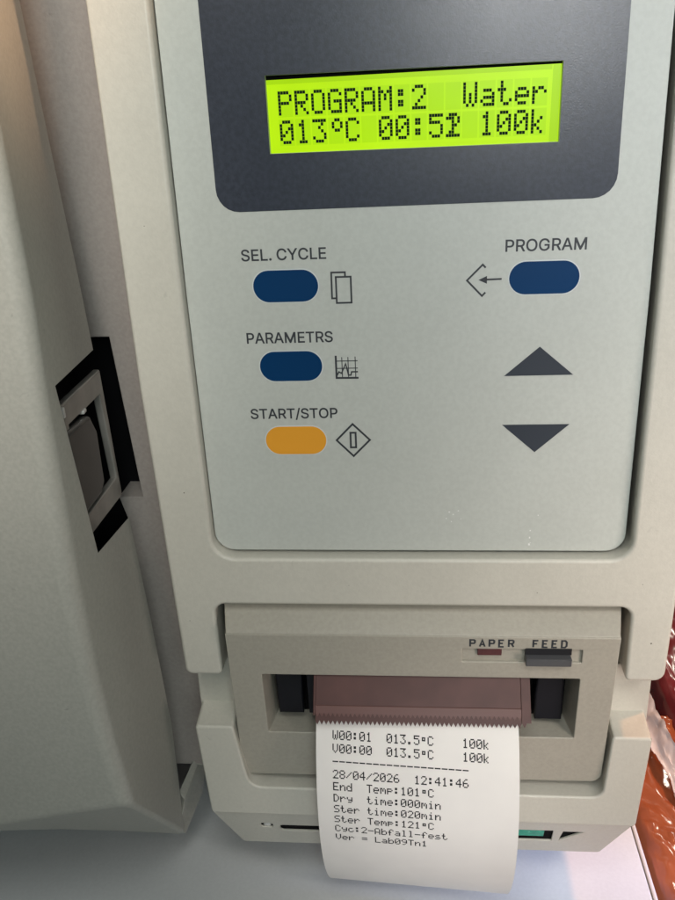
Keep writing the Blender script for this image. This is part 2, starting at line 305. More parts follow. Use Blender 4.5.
GLYPHS = {'.':(0.188,[[(0.095,-0.004),(0.086,-0.004),(0.078,-0.001),(0.07,0.003),(0.063,0.009),(0.057,0.016),(0.053,0.024),(0.05,0.032),(0.05,0.041),(0.05,0.05),(0.053,0.059),(0.057,0.066),(0.063,0.073),(0.07,0.079),(0.078,0.083),(0.086,0.086),(0.095,0.087),(0.104,0.086),(0.113,0.083),(0.121,0.079),(0.128,0.073),(0.134,0.066),(0.138,0.059),(0.14,0.05),(0.141,0.041),(0.14,0.032),(0.138,0.024),(0.134,0.016),(0.128,0.009),(0.121,0.003),(0.113,-0.001),(0.104,-0.004)]]),'/':(0.249,[[(0.235,0.533),(0.071,-0.076),(0.014,-0.076),(0.178,0.533)]]),'A':(0.48,[[(0.016,0.0),(0.201,0.509),(0.276,0.509),(0.463,0.0),(0.395,0.0),(0.287,0.302),(0.282,0.317),(0.276,0.334),(0.27,0.352),(0.264,0.372),(0.257,0.394),(0.25,0.42),(0.241,0.447),(0.2385,0.455),(0.236,0.447),(0.228,0.419),(0.22,0.393),(0.213,0.371),(0.206,0.351),(0.201,0.333),(0.195,0.317),(0.191,0.302),(0.085,0.0)],[(0.11,0.142),(0.11,0.199),(0.37,0.199),(0.37,0.142)]]),'C':(0.51,[[(0.267,-0.007),(0.235,-0.005),(0.205,0.001),(0.177,0.011),(0.15,0.025),(0.126,0.042),(0.104,0.063),(0.086,0.088),(0.07,0.115),(0.057,0.146),(0.048,0.179),(0.042,0.215),(0.04,0.254),(0.042,0.293),(0.048,0.329),(0.057,0.362),(0.07,0.393),(0.086,0.421),(0.104,0.445),(0.126,0.466),(0.15,0.484),(0.177,0.498),(0.205,0.508),(0.235,0.514),(0.267,0.516),(0.286,0.515),(0.305,0.513),(0.323,0.509),(0.34,0.504),(0.357,0.498),(0.373,0.49),(0.388,0.481),(0.402,0.471),(0.415,0.46),(0.427,0.447),(0.438,0.433),(0.448,0.418),(0.456,0.402),(0.463,0.385),(0.469,0.367),(0.473,0.348),(0.408,0.348),(0.405,0.361),(0.401,0.373),(0.395,0.384),(0.389,0.395),(0.382,0.404),(0.375,0.413),(0.366,0.421),(0.357,0.428),(0.348,0.435),(0.337,0.44),(0.327,0.445),(0.315,0.449),(0.304,0.452),(0.292,0.454),(0.28,0.455),(0.267,0.456),(0.245,0.454),(0.223,0.45),(0.203,0.443),(0.184,0.432),(0.166,0.419),(0.15,0.403),(0.137,0.385),(0.125,0.364),(0.116,0.34),(0.109,0.314),(0.105,0.285),(0.103,0.254),(0.105,0.223),(0.109,0.194),(0.116,0.168),(0.125,0.145),(0.137,0.123),(0.151,0.105),(0.166,0.089),(0.184,0.076),(0.203,0.066),(0.223,0.059),(0.245,0.054),(0.267,0.053),(0.28,0.053),(0.292,0.055),(0.304,0.057),(0.315,0.06),(0.327,0.064),(0.337,0.069),(0.348,0.074),(0.357,0.081),(0.366,0.088),(0.375,0.096),(0.382,0.105),(0.389,0.114),(0.395,0.125),(0.401,0.136),(0.405,0.148),(0.408,0.16),(0.473,0.16),(0.469,0.142),(0.463,0.124),(0.457,0.107),(0.448,0.091),(0.438,0.076),(0.428,0.062),(0.416,0.049),(0.402,0.038),(0.388,0.028),(0.373,0.019),(0.357,0.011),(0.341,0.005),(0.323,-0.0),(0.305,-0.004),(0.286,-0.006)]]),'E':(0.419,[[(0.06,0.0),(0.06,0.509),(0.372,0.509),(0.372,0.452),(0.125,0.452),(0.125,0.286),(0.355,0.286),(0.355,0.229),(0.125,0.229),(0.125,0.057),(0.375,0.057),(0.375,0.0)]]),'G':(0.53,[[(0.267,-0.007),(0.235,-0.005),(0.205,0.001),(0.177,0.011),(0.15,0.025),(0.126,0.042),(0.104,0.063),(0.086,0.088),(0.07,0.115),(0.057,0.146),(0.048,0.179),(0.042,0.215),(0.04,0.254),(0.042,0.293),(0.048,0.329),(0.057,0.362),(0.07,0.393),(0.086,0.421),(0.104,0.445),(0.126,0.466),(0.15,0.484),(0.177,0.498),(0.205,0.508),(0.235,0.514),(0.267,0.516),(0.286,0.515),(0.305,0.513),(0.323,0.509),(0.34,0.504),(0.357,0.498),(0.373,0.49),(0.388,0.481),(0.402,0.471),(0.415,0.46),(0.427,0.447),(0.438,0.433),(0.448,0.418),(0.456,0.402),(0.463,0.385),(0.469,0.367),(0.473,0.348),(0.408,0.348),(0.405,0.361),(0.401,0.373),(0.395,0.384),(0.389,0.395),(0.382,0.404),(0.375,0.413),(0.366,0.421),(0.357,0.428),(0.348,0.435),(0.337,0.44),(0.327,0.445),(0.315,0.449),(0.304,0.452),(0.292,0.454),(0.28,0.455),(0.267,0.456),(0.245,0.454),(0.223,0.45),(0.203,0.443),(0.184,0.432),(0.166,0.419),(0.15,0.403),(0.137,0.385),(0.125,0.364),(0.116,0.34),(0.109,0.314),(0.105,0.285),(0.103,0.254),(0.105,0.223),(0.109,0.194),(0.116,0.168),(0.125,0.145),(0.137,0.123),(0.151,0.105),(0.166,0.089),(0.184,0.076),(0.203,0.066),(0.223,0.059),(0.245,0.054),(0.267,0.053),(0.28,0.053),(0.292,0.055),(0.304,0.057),(0.315,0.06),(0.327,0.064),(0.337,0.069),(0.348,0.074),(0.357,0.081),(0.366,0.088),(0.375,0.096),(0.382,0.105),(0.389,0.114),(0.395,0.125),(0.401,0.136),(0.405,0.148),(0.408,0.16),(0.473,0.16),(0.469,0.142),(0.463,0.124),(0.457,0.107),(0.448,0.091),(0.438,0.076),(0.428,0.062),(0.416,0.049),(0.402,0.038),(0.388,0.028),(0.373,0.019),(0.357,0.011),(0.341,0.005),(0.323,-0.0),(0.305,-0.004),(0.286,-0.006)],[(0.275,0.27),(0.275,0.212),(0.412,0.212),(0.412,0.06),(0.472,0.1),(0.472,0.27)]]),'L':(0.393,[[(0.06,0.0),(0.06,0.509),(0.125,0.509),(0.125,0.057),(0.361,0.057),(0.361,0.0)]]),'M':(0.628,[[(0.06,0),(0.06,0.509),(0.14,0.509),(0.314,0.12),(0.488,0.509),(0.568,0.509),(0.568,0),(0.505,0),(0.505,0.36),(0.34,0),(0.288,0),(0.123,0.36),(0.123,0)]]),'O':(0.533,[[(0.267,-0.007),(0.235,-0.005),(0.205,0.001),(0.177,0.011),(0.15,0.025),(0.126,0.042),(0.105,0.063),(0.086,0.088),(0.07,0.115),(0.057,0.146),(0.048,0.179),(0.042,0.215),(0.04,0.254),(0.042,0.293),(0.048,0.329),(0.057,0.362),(0.07,0.393),(0.086,0.421),(0.105,0.445),(0.126,0.466),(0.15,0.484),(0.177,0.498),(0.205,0.508),(0.235,0.514),(0.267,0.516),(0.299,0.514),(0.329,0.508),(0.357,0.498),(0.384,0.484),(0.408,0.466),(0.429,0.445),(0.448,0.421),(0.464,0.393),(0.477,0.362),(0.486,0.329),(0.491,0.293),(0.493,0.254),(0.491,0.215),(0.486,0.179),(0.477,0.146),(0.464,0.115),(0.448,0.088),(0.429,0.063),(0.408,0.042),(0.384,0.025),(0.357,0.011),(0.329,0.001),(0.299,-0.005)],[(0.267,0.053),(0.289,0.054),(0.31,0.059),(0.33,0.066),(0.349,0.076),(0.367,0.089),(0.383,0.105),(0.396,0.123),(0.408,0.144),(0.418,0.168),(0.425,0.194),(0.429,0.223),(0.43,0.254),(0.429,0.286),(0.425,0.314),(0.418,0.341),(0.408,0.365),(0.396,0.386),(0.383,0.404),(0.367,0.42),(0.349,0.433),(0.33,0.443),(0.31,0.45),(0.289,0.454),(0.267,0.456),(0.245,0.454),(0.223,0.45),(0.203,0.443),(0.184,0.433),(0.167,0.42),(0.151,0.404),(0.137,0.385),(0.125,0.364),(0.116,0.34),(0.109,0.314),(0.105,0.285),(0.103,0.254),(0.105,0.223),(0.109,0.194),(0.116,0.168),(0.125,0.144),(0.137,0.123),(0.151,0.105),(0.167,0.089),(0.184,0.076),(0.203,0.066),(0.223,0.059),(0.245,0.054)]]),'P':(0.445,[[(0.06,0.0),(0.06,0.509),(0.235,0.509),(0.263,0.507),(0.289,0.503),(0.312,0.497),(0.332,0.487),(0.35,0.476),(0.366,0.462),(0.379,0.447),(0.39,0.43),(0.398,0.411),(0.404,0.391),(0.407,0.37),(0.409,0.348),(0.407,0.325),(0.404,0.304),(0.398,0.284),(0.39,0.265),(0.379,0.248),(0.366,0.233),(0.35,0.219),(0.332,0.207),(0.312,0.198),(0.289,0.191),(0.263,0.187),(0.235,0.186),(0.125,0.186),(0.125,0.0)],[(0.125,0.242),(0.233,0.242),(0.252,0.243),(0.269,0.246),(0.284,0.25),(0.297,0.256),(0.308,0.264),(0.318,0.272),(0.327,0.282),(0.333,0.294),(0.338,0.306),(0.342,0.319),(0.344,0.333),(0.344,0.348),(0.344,0.362),(0.342,0.376),(0.338,0.389),(0.333,0.402),(0.326,0.413),(0.318,0.423),(0.308,0.431),(0.297,0.439),(0.284,0.444),(0.268,0.449),(0.251,0.451),(0.232,0.452),(0.125,0.452)]]),'R':(0.449,[[(0.06,0.0),(0.06,0.509),(0.236,0.509),(0.264,0.507),(0.29,0.504),(0.313,0.497),(0.333,0.489),(0.351,0.478),(0.367,0.465),(0.38,0.45),(0.39,0.433),(0.399,0.415),(0.405,0.395),(0.408,0.374),(0.409,0.352),(0.408,0.33),(0.405,0.309),(0.399,0.29),(0.39,0.271),(0.38,0.255),(0.367,0.24),(0.351,0.228),(0.333,0.217),(0.312,0.209),(0.289,0.203),(0.264,0.199),(0.236,0.198),(0.125,0.198),(0.125,0.0)],[(0.125,0.255),(0.234,0.255),(0.252,0.256),(0.269,0.258),(0.284,0.262),(0.298,0.267),(0.309,0.273),(0.319,0.281),(0.327,0.29),(0.334,0.3),(0.339,0.312),(0.342,0.324),(0.344,0.338),(0.345,0.352),(0.344,0.367),(0.342,0.38),(0.339,0.393),(0.334,0.405),(0.327,0.415),(0.319,0.425),(0.309,0.433),(0.298,0.44),(0.284,0.445),(0.269,0.449),(0.252,0.451),(0.233,0.452),(0.125,0.452)],[(0.353,0.0),(0.23,0.229),(0.303,0.229),(0.428,0.0)]]),'S':(0.447,[[(0.224,-0.009),(0.197,-0.008),(0.172,-0.004),(0.149,0.001),(0.128,0.009),(0.108,0.019),(0.091,0.031),(0.076,0.045),(0.064,0.06),(0.054,0.077),(0.046,0.096),(0.041,0.115),(0.038,0.137),(0.104,0.137),(0.107,0.123),(0.11,0.11),(0.116,0.098),(0.123,0.088),(0.132,0.079),(0.142,0.071),(0.154,0.064),(0.166,0.059),(0.18,0.055),(0.194,0.052),(0.209,0.05),(0.224,0.049),(0.241,0.05),(0.257,0.052),(0.272,0.055),(0.286,0.06),(0.299,0.066),(0.311,0.074),(0.321,0.082),(0.329,0.092),(0.336,0.102),(0.341,0.114),(0.345,0.126),(0.346,0.139),(0.345,0.151),(0.342,0.161),(0.338,0.171),(0.332,0.179),(0.325,0.186),(0.316,0.193),(0.307,0.199),(0.296,0.205),(0.284,0.209),(0.272,0.214),(0.259,0.218),(0.245,0.222),(0.184,0.239),(0.154,0.249),(0.128,0.26),(0.105,0.274),(0.086,0.289),(0.071,0.307),(0.06,0.326),(0.054,0.348),(0.052,0.372),(0.053,0.393),(0.058,0.413),(0.065,0.431),(0.075,0.448),(0.087,0.463),(0.102,0.476),(0.119,0.488),(0.138,0.498),(0.158,0.506),(0.18,0.511),(0.203,0.514),(0.227,0.516),(0.252,0.514),(0.275,0.511),(0.296,0.505),(0.316,0.498),(0.334,0.488),(0.351,0.476),(0.365,0.463),(0.377,0.449),(0.387,0.433),(0.394,0.415),(0.399,0.397),(0.401,0.378),(0.337,0.378),(0.334,0.396),(0.326,0.412),(0.316,0.426),(0.302,0.437),(0.286,0.447),(0.267,0.453),(0.247,0.457),(0.225,0.459),(0.209,0.458),(0.194,0.456),(0.18,0.452),(0.167,0.448),(0.156,0.442),(0.145,0.435),(0.136,0.427),(0.129,0.418),(0.123,0.409),(0.118,0.398),(0.116,0.387),(0.115,0.376),(0.116,0.363),(0.119,0.352),(0.124,0.342),(0.131,0.334),(0.139,0.326),(0.148,0.319),(0.158,0.313),(0.169,0.308),(0.18,0.304),(0.191,0.3),(0.202,0.296),(0.212,0.293),(0.264,0.279),(0.276,0.276),(0.287,0.272),(0.299,0.268),(0.312,0.264),(0.324,0.258),(0.336,0.252),(0.347,0.245),(0.359,0.238),(0.369,0.229),(0.379,0.22),(0.387,0.209),(0.395,0.198),(0.401,0.185),(0.405,0.171),(0.407,0.155),(0.408,0.139),(0.407,0.118),(0.403,0.099),(0.396,0.081),(0.386,0.064),(0.374,0.048),(0.36,0.034),(0.343,0.021),(0.323,0.011),(0.302,0.002),(0.278,-0.004),(0.252,-0.008)]]),'T':(0.449,[[(0.032,0.452),(0.032,0.509),(0.417,0.509),(0.417,0.452),(0.257,0.452),(0.257,0.0),(0.193,0.0),(0.193,0.452)]]),'Y':(0.472,[[(0.203,0),(0.203,0.208),(0.016,0.509),(0.091,0.509),(0.236,0.27),(0.381,0.509),(0.455,0.509),(0.268,0.208),(0.268,0)]])}
def caption(text, x0, x1, zb, cap, y0, fat=0.06):
    """printed capitals fitted between x0 and x1 on baseline zb; crossing strokes are laid as separate films"""
    CAP = 0.509; x = 0; main = []; extra = []
    for ch in text:
        if ch == ' ': x += 0.17; continue
        adv, lp = GLYPHS[ch]
        for i, q in enumerate(lp):
            (extra if (ch in 'AG' and i == 1) or (ch == 'R' and i == 2) else main).append([(a + x, b) for a, b in q])
        x += adv
    lo = min(a for q in main for a, b in q); hi = max(a for q in main for a, b in q); k = (x1 - x0) / (hi - lo)
    fit = lambda ls: [[(x0 + (a - lo) * k, zb + b / CAP * cap) for a, b in q] for q in ls]
    parts = [plate(fit(main), y0, 0.04, grow=fat)]
    if extra: parts.append(plate(fit(extra), y0 - 0.006, 0.04, grow=fat))
    return join(*parts)

DOTS = {
 'P': '11110 10001 10001 11110 10000 10000 10000', 'R': '11110 10001 10001 11110 10100 10010 10001',
 'O': '01110 10001 10001 10001 10001 10001 01110', 'G': '01110 10001 10000 10111 10001 10001 01111',
 'A': '01110 10001 10001 10001 11111 10001 10001', 'M': '10001 11011 10101 10101 10001 10001 10001',
 ':': '00000 01100 01100 00000 01100 01100 00000', '2': '01110 10001 00001 00010 00100 01000 11111',
 'W': '10001 10001 10001 10101 10101 10101 01010', 'a': '00000 00000 01110 00001 01111 10001 01111',
 't': '01000 01000 11100 01000 01000 01001 00110', 'e': '00000 00000 01110 10001 11111 10000 01110',
 'r': '00000 00000 10110 11001 10000 10000 10000', '0': '01110 10001 10011 10101 11001 10001 01110',
 '1': '00100 01100 00100 00100 00100 00100 01110', '3': '11111 00010 00100 00010 00001 10001 01110',
 '°': '00110 01001 01001 00110 00000 00000 00000', 'C': '01110 10001 10000 10000 10000 10001 01110',
 '5': '11111 10000 11110 00001 00001 10001 01110', 'k': '10000 10000 10010 10100 11000 10100 10010',
 '~': '01110 11101 00101 00110 00100 01100 11111',    # a 1 just turning into a 2
 '.': '00000 00000 00000 00000 00000 01100 01100', 'V': '10001 10001 10001 10001 10001 01010 00100',
 'U': '10001 10001 10001 10001 10001 10001 01110',
 '-': '00000 00000 00000 11111 00000 00000 00000', '8': '01110 10001 10001 01110 10001 10001 01110',
 '/': '00000 00001 00010 00100 01000 10000 00000', '4': '00010 00110 01010 10010 11111 00010 00010',
 '6': '00110 01000 10000 11110 10001 10001 01110', 'E': '11111 10000 10000 11110 10000 10000 11111',
 'n': '00000 00000 10110 11001 10001 10001 10001', 'd': '00001 00001 01101 10011 10001 10001 01111',
 'T': '11111 00100 00100 00100 00100 00100 00100', 'm': '00000 00000 11010 10101 10101 10001 10001',
 'p': '00000 00000 11110 10001 11110 10000 10000', 'D': '11100 10010 10001 10001 10001 10010 11100',
 'y': '00000 00000 10001 10001 01111 00001 01110', 'i': '00100 00000 01100 00100 00100 00100 01110',
 'S': '01111 10000 10000 01110 00001 00001 11110', 'c': '00000 00000 01110 10000 10000 10001 01110',
 'b': '10000 10000 10110 11001 10001 10001 11110', 'f': '00110 01001 01000 11100 01000 01000 01000',
 'l': '01100 00100 00100 00100 00100 00100 01110', 's': '00000 00000 01110 10000 01110 00001 11110',
 '9': '01110 10001 10001 01111 00001 00010 01100', 'L': '10000 10000 10000 10000 10000 10000 11111',
 '=': '00000 00000 11111 00000 11111 00000 00000', '*': '00000 01110 01010 01110 00000 00000 00000',
}
def empty(name, loc, label, cat, group=None):
    o = bpy.data.objects.new(name, None); COL.objects.link(o); o.location = Vector(loc) * S; o.empty_display_size = 0.02
    WORLD[o.name] = Vector(loc) * S; o['label'] = label; o['category'] = cat
    if group: o['group'] = group
    return o

# ------------------------------------------------------------------ the setting: floor and table
fl = link('floor', box(-900, 900, -900, 900, -790, -780), MAT['floor']); fl['kind'] = 'structure'
table = empty('table', (-150, 80, -780), 'white laminate table top the beige sterilizer stands on', 'table')
link('tabletop', box(-420, 74.6, -230, 420, -225, -200, 0.8), MAT['table'], table)
link('edge_strip', box(74.7, 76.2, -230, 420, -225, -199.8, 0.5), MAT['tableedge'], table)
for x in (-390, 40):
    for y in (-200, 390): link('leg', box(x - 18, x + 18, y - 18, y + 18, -780, -225.1, 2), MAT['legs'], table)

# ------------------------------------------------------------------ the sterilizer
ster = empty('steam_sterilizer', (-40, 150, -200), 'beige benchtop steam sterilizer with a lit green display, key panel and built in printer', 'sterilizer')

# cabinet: mauve grey front strip with the latch pocket, and the box behind it
link('cabinet', join(plate([rect(-150, -64, -169.6, 150), [(-128, -100), (-90.0, -100), (-90.2, -74), (-92.4, -64.4), (-84.9, -64.4), (-87.9, -13.9), (-128, -13.9)]], 25, 14, 0.25),
                     box(-150, 64, 56, 330, -188, 150, 3), box(-150, -64, 39.1, 56.5, -165, 150)), MAT['strip'], ster)
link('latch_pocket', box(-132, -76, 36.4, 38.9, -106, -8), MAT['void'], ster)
for x in (-130, 45):
    for y in (80, 300): link('foot', box(x - 12, x + 12, y - 12, y + 12, -200, -187, 2), MAT['dark'], ster)
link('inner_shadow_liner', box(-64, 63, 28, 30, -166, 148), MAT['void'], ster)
link('base_flange', solid([(-79.2, 7, -168), (-79.6, 24.9, -169.4), (-76.3, 24.9, -169.4), (-77.1, 20, -177.5), (-81.0, 8, -184.5), (-83.5, 8, -183.5),
                           (-82.2, 10, -168), (-80.6, 29, -168), (-77.3, 29, -168), (-78.6, 24, -178.4), (-82.5, 12, -186), (-85, 12, -186)],
                          [(0, 1, 2, 3, 4, 5), (6, 7, 8, 9, 10, 11), (0, 1, 7, 6), (1, 2, 8, 7), (2, 3, 9, 8), (3, 4, 10, 9), (4, 5, 11, 10), (5, 0, 6, 11)], 0.4), MAT['door'], ster)

# door: front face, rounded front edge, slanted side with the latch opening, sloping bottom
ridge = [(-84.5, -28, 150), (-84.5, -28, 100), (-84.5, -28, 39), (-84.7, -28, 8), (-85.8, -28, -14.2), (-86.6, -28, -62.4), (-86.2, -28, -90), (-84.6, -28, -114), (-82.2, -28, -134.8)]
rear = [(-93.6, 8, 150), (-91.9, 8, 100), (-88.9, 8, 39), (-87.2, 8, 8), (-86.3, 8, -12.9), (-83.6, 8, -62.6), (-81.8, 8, -97), (-80.2, 8, -138), (-81.3, 8, -184.5)]
def mix(a, c, t): return tuple(a[i] + (c[i] - a[i]) * t for i in range(3))
cut = [mix(a, c, t) for a, c, t in zip(ridge, rear, (.3, .3, .3, .3, .243, .417, .42, .42, .42))]
low = [(-81.3, 8, -184.5), (-99.3, -2, -173.2), (-113.8, -12, -162.3), (-125.3, -24, -150.6), (-230, -26.5, -154)]
frb = [None, (-103.4, -28, -139.4), (-122.2, -28, -144.0), (-230, -28, -151)]
V = ridge + cut + rear; nR = len(ridge)
Fc = []
for i in range(nR - 1):
    Fc.append((i, i + 1, nR + i + 1, nR + i))
    if i != 4: Fc.append((nR + i, nR + i + 1, 2 * nR + i + 1, 2 * nR + i))
b0 = len(V); V += frb[1:] + low[1:] + [(-230, -28, 150), (-230, 8, 150), (-230, 8, -154)]
F1, F2, F3, L1, L2, L3, L4, T0, T1, T2 = range(b0, b0 + 10)
Fc.append(tuple(range(nR)) + (F1, F2, F3, T0))
r8, c8, k8 = nR - 1, 2 * nR - 1, 3 * nR - 1
Fc += [(r8, c8, k8, L1, F1), (F1, L1, L2, F2), (F2, L2, L3), (F2, L3, L4, F3), (T0, T1, T2, L4, F3), (0, nR, 2 * nR, T1, T0)]
bm = bmesh.new(); vs = [bm.verts.new(v) for v in V]
for f in Fc: bm.faces.new([vs[i] for i in f])
bmesh.ops.recalc_face_normals(bm, faces=bm.faces)
es = [bm.edges.get((vs[i], vs[i + 1])) for i in range(nR - 1)]
bmesh.ops.bevel(bm, geom=es, offset=4.2, segments=6, affect='EDGES', profile=0.5, clamp_overlap=True)
es = [e for e in bm.edges if all(v.co.z < -130 for v in e.verts) and len(e.link_faces) == 2 and e.calc_face_angle(0) > 0.35]
bmesh.ops.bevel(bm, geom=es, offset=1.6, segments=3, affect='EDGES', profile=0.5, clamp_overlap=True)
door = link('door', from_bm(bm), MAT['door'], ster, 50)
# pocket behind the opening in the door side
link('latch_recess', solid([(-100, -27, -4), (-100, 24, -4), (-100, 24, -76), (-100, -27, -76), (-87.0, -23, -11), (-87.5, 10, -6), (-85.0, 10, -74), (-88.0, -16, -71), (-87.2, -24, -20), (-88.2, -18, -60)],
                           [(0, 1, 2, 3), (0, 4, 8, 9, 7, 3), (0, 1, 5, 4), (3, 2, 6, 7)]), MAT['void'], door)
def yz_plate(loops, x, t, bev):           # plate lying in the y-z plane, front towards +x
    return plate(loops, -t, t, bev, xf=lambda p: Vector((x - p.y - t, p.x, p.z)))
link('latch_frame', yz_plate([[(-12.5, -21.4), (16, -20.8), (18.2, -57), (18.2, -60.5), (-9.0, -60), (-10.6, -53.7)],
                              [(-9.5, -27.6), (13.4, -27.3), (16.2, -53.8), (-7.5, -54.0)]], -88.5, 2.4, 0.6), MAT['steel'], door)
link('latch_lever', solid([(-87.4, -15.2, -27.9), (-87.0, 1.5, -28.6), (-88.2, 6.8, -35), (-88.2, 5.4, -50), (-87.2, 3.0, -52.2), (-87.4, -12.2, -52.4),
                           (-91, -14, -28.4), (-91, 1, -29), (-91, 6, -35), (-91, 5, -50), (-91, 3, -52), (-91, -11, -52)],
                          [(0, 1, 2, 3, 4, 5), (6, 7, 8, 9, 10, 11)] + [(i, (i + 1) % 6, 6 + (i + 1) % 6, 6 + i) for i in range(6)], 1.5, 5), MAT['lever'], door)
link('latch_edge_glint', join(box(-88.9, -87.7, -13.4, -12.2, -24.4, -21.6, 0.25), box(-88.9, -87.7, -10.9, -9.2, -60.0, -55.2, 0.25), box(-88.3, -87.3, -14.6, -13.9, -50, -29.5, 0.2, xf=lambda p: Vector((p.x, p.y + (-29.5 - p.z) * .12, p.z)))), MAT['bright'], door)  # pale strips put in as the glints along the latch edges
link('latch_pin', wedge([(-0.6, -27.0, 0), (1.4, -26.8, 0), (1.4, -27.8, 0), (-0.6, -28.0, 0)], -89.6, -88.0, 0.25), MAT['bright'], door)

# control bezel: rounded frame round the key panel, its two legs straddling the printer
outer = rp([(-71.2, 150), (-71.3, -20), (-69.3, -108.8, 2.2), (-58.3, -108.8, 1.6), (-58.4, -84.5, 3.2), (56.4, -84.7, 3.2), (56.6, -108.9, 1.6), (67.4, -108.9, 3.2), (68.8, -20), (69.2, 150)])
inner = rp([(-57.2, 128, 3), (-57.4, 2), (-57.0, -69.7, 6.2), (55.0, -69.9, 5.6), (55.0, 2), (53.6, 128, 3)])
link('control_bezel', plate([outer, inner], -3.5, 28, 1.1, 4), MAT['beige'], ster, 40)

for x, z, r, q in [(-63, -49.5, .2, 1), (62.5, -96, .24, 1.2), (-64.5, 20, .12, 1), (61.8, 30, .13, 1), (58.5, -77.2, .16, .8), (-20, -78, .1, 1), (31, -80, .12, 1.3), (-66, -90, .14, 1)]:
    link('grime_speck', plate([[(x + r * math.cos(a * 1.26 + r), z + r * math.sin(a * 1.26 + r) * q) for a in range(5)]], -3.52, 0.05), MAT['speckle'], ster)

# key panel (one printed membrane with a cut-out for the display)
win = rect(-33.95, 30.95, 34.65, 51.05)
panel = link('control_panel', plate([rp([(-56.8, 122, 3), (-57.2, 2), (-56.75, -68.75, 5.4), (53.75, -69.0, 5.0), (53.8, 2), (52.5, 122, 3)]), win], 0, 1.6, 0.12, 1), MAT['panel'], ster)
def pill(cx, cz, w, h): return rp([(cx - w / 2, cz - h / 2, h / 2 - .01), (cx + w / 2, cz - h / 2, h / 2 - .01), (cx + w / 2, cz + h / 2, h / 2 - .01), (cx - w / 2, cz + h / 2, h / 2 - .01)], 10)
for cx, cz, w, mt, lab in ((-32.45, 4.25, 15.9, 'blue', 'blue button under the words SEL. CYCLE'), (-32.45, -16.0, 15.8, 'blue', 'blue button under the word PARAMETRS'),
                           (29.2, 4.6, 16.3, 'blue', 'blue button under the word PROGRAM'), (-32.45, -36.15, 15.9, 'orange', 'orange button under the words START/STOP')):
    o = link('button', plate([pill(cx, cz, w, 7.75)], -0.16, 0.17, 0.07, 1), MAT[mt], panel); o['label'] = lab
    link('button_outline', plate([pill(cx, cz, w + .5, 8.25)], -0.03, 0.04), MAT['halo'], panel)
for pts, lab in (([(20.6, -19.55), (37.4, -19.5), (29.0, -12.2)], 'dark grey arrow key pointing up'), ([(20.5, -32.5), (28.95, -40.1), (37.3, -32.5)], 'dark grey arrow key pointing down')):
    o = link('arrow_key', plate([pts], -0.10, 0.11, 0.03, 1), MAT['arrow'], panel); o['label'] = lab
for t, x0, x1, zb, cap in (('SEL. CYCLE', -42.7, -22.25, 10.55, 2.65), ('PARAMETRS', -43.1, -21.6, -9.9, 2.65), ('START/STOP', -43.8, -21.3, -30.0, 2.65), ('PROGRAM', 20.0, 38.5, 10.9, 2.7)):
    link('caption', caption(t, x0, x1, zb, cap, -0.04), MAT['ink'], panel)
sy = -0.04
link('page_symbol', strokes([[(-20.1, 0.95), (-21.25, 0.95), (-21.2, 7.2), (-17.9, 7.2), (-17.9, 6.2)], [(-20.15, 6.1), (-16.55, 6.1), (-16.55, -0.2), (-20.15, -0.2), (-20.15, 6.1)]], 0.44, sy), MAT['ink'], panel)
link('graph_symbol', join(strokes([[(-21.05, -13.5), (-21.05, -19.3), (-15.5, -19.35)]], 0.5, sy),
    strokes([[(-19.55, -13.9), (-19.55, -19.2)], [(-18.0, -13.9), (-18.0, -19.2)], [(-16.2, -13.8), (-16.2, -19.2)], [(-21, -14.9), (-15.6, -14.9)], [(-21, -16.8), (-15.6, -16.8)]], 0.22, sy),
    strokes([[(-20.95, -18.7), (-20.4, -17.7), (-19.75, -18.1), (-18.65, -15.6), (-18.2, -17.6), (-18.0, -18.6), (-17.4, -18.6), (-17.2, -17.75), (-15.6, -17.75)]], 0.36, sy - .01)), MAT['ink'], panel)
link('start_symbol', strokes([[(-21.8, -36.25), (-17.5, -31.8), (-13.15, -36.25), (-17.5, -40.75), (-21.8, -36.25)], [(-18.15, -34.2), (-16.8, -34.2), (-16.8, -38.3), (-18.15, -38.3), (-18.15, -34.2)]], 0.5, sy), MAT['ink'], panel)
link('enter_symbol', join(strokes([[(15.5, 7.3), (14.8, 8.05), (11.15, 4.4), (14.75, 0.6), (15.55, 1.45)], [(15.6, 4.48), (19.3, 4.55)]], 0.44, sy), plate([[(13.85, 4.43), (15.85, 3.5), (15.85, 5.36)]], sy, 0.04)), MAT['ink'], panel)
link('paint_fleck', join(*[plate([rect(x, x + w, z, z + h)], -0.02, 0.03) for x, z, w, h in
     ((28.6, -65.2, .35, .5), (28.7, -63.0, .3, .35), (28.5, -67.3, .45, .55), (28.9, -66.6, .2, .2), (7.2, -57.4, .4, .3), (8.3, -58.1, .3, .3), (9.6, -57.0, .35, .25), (6.5, -59.3, .25, .3), (10.4, -59.4, .2, .2), (30.6, -58.4, .25, .3), (7.9, -60.2, .2, .3))]), MAT['white'], panel)

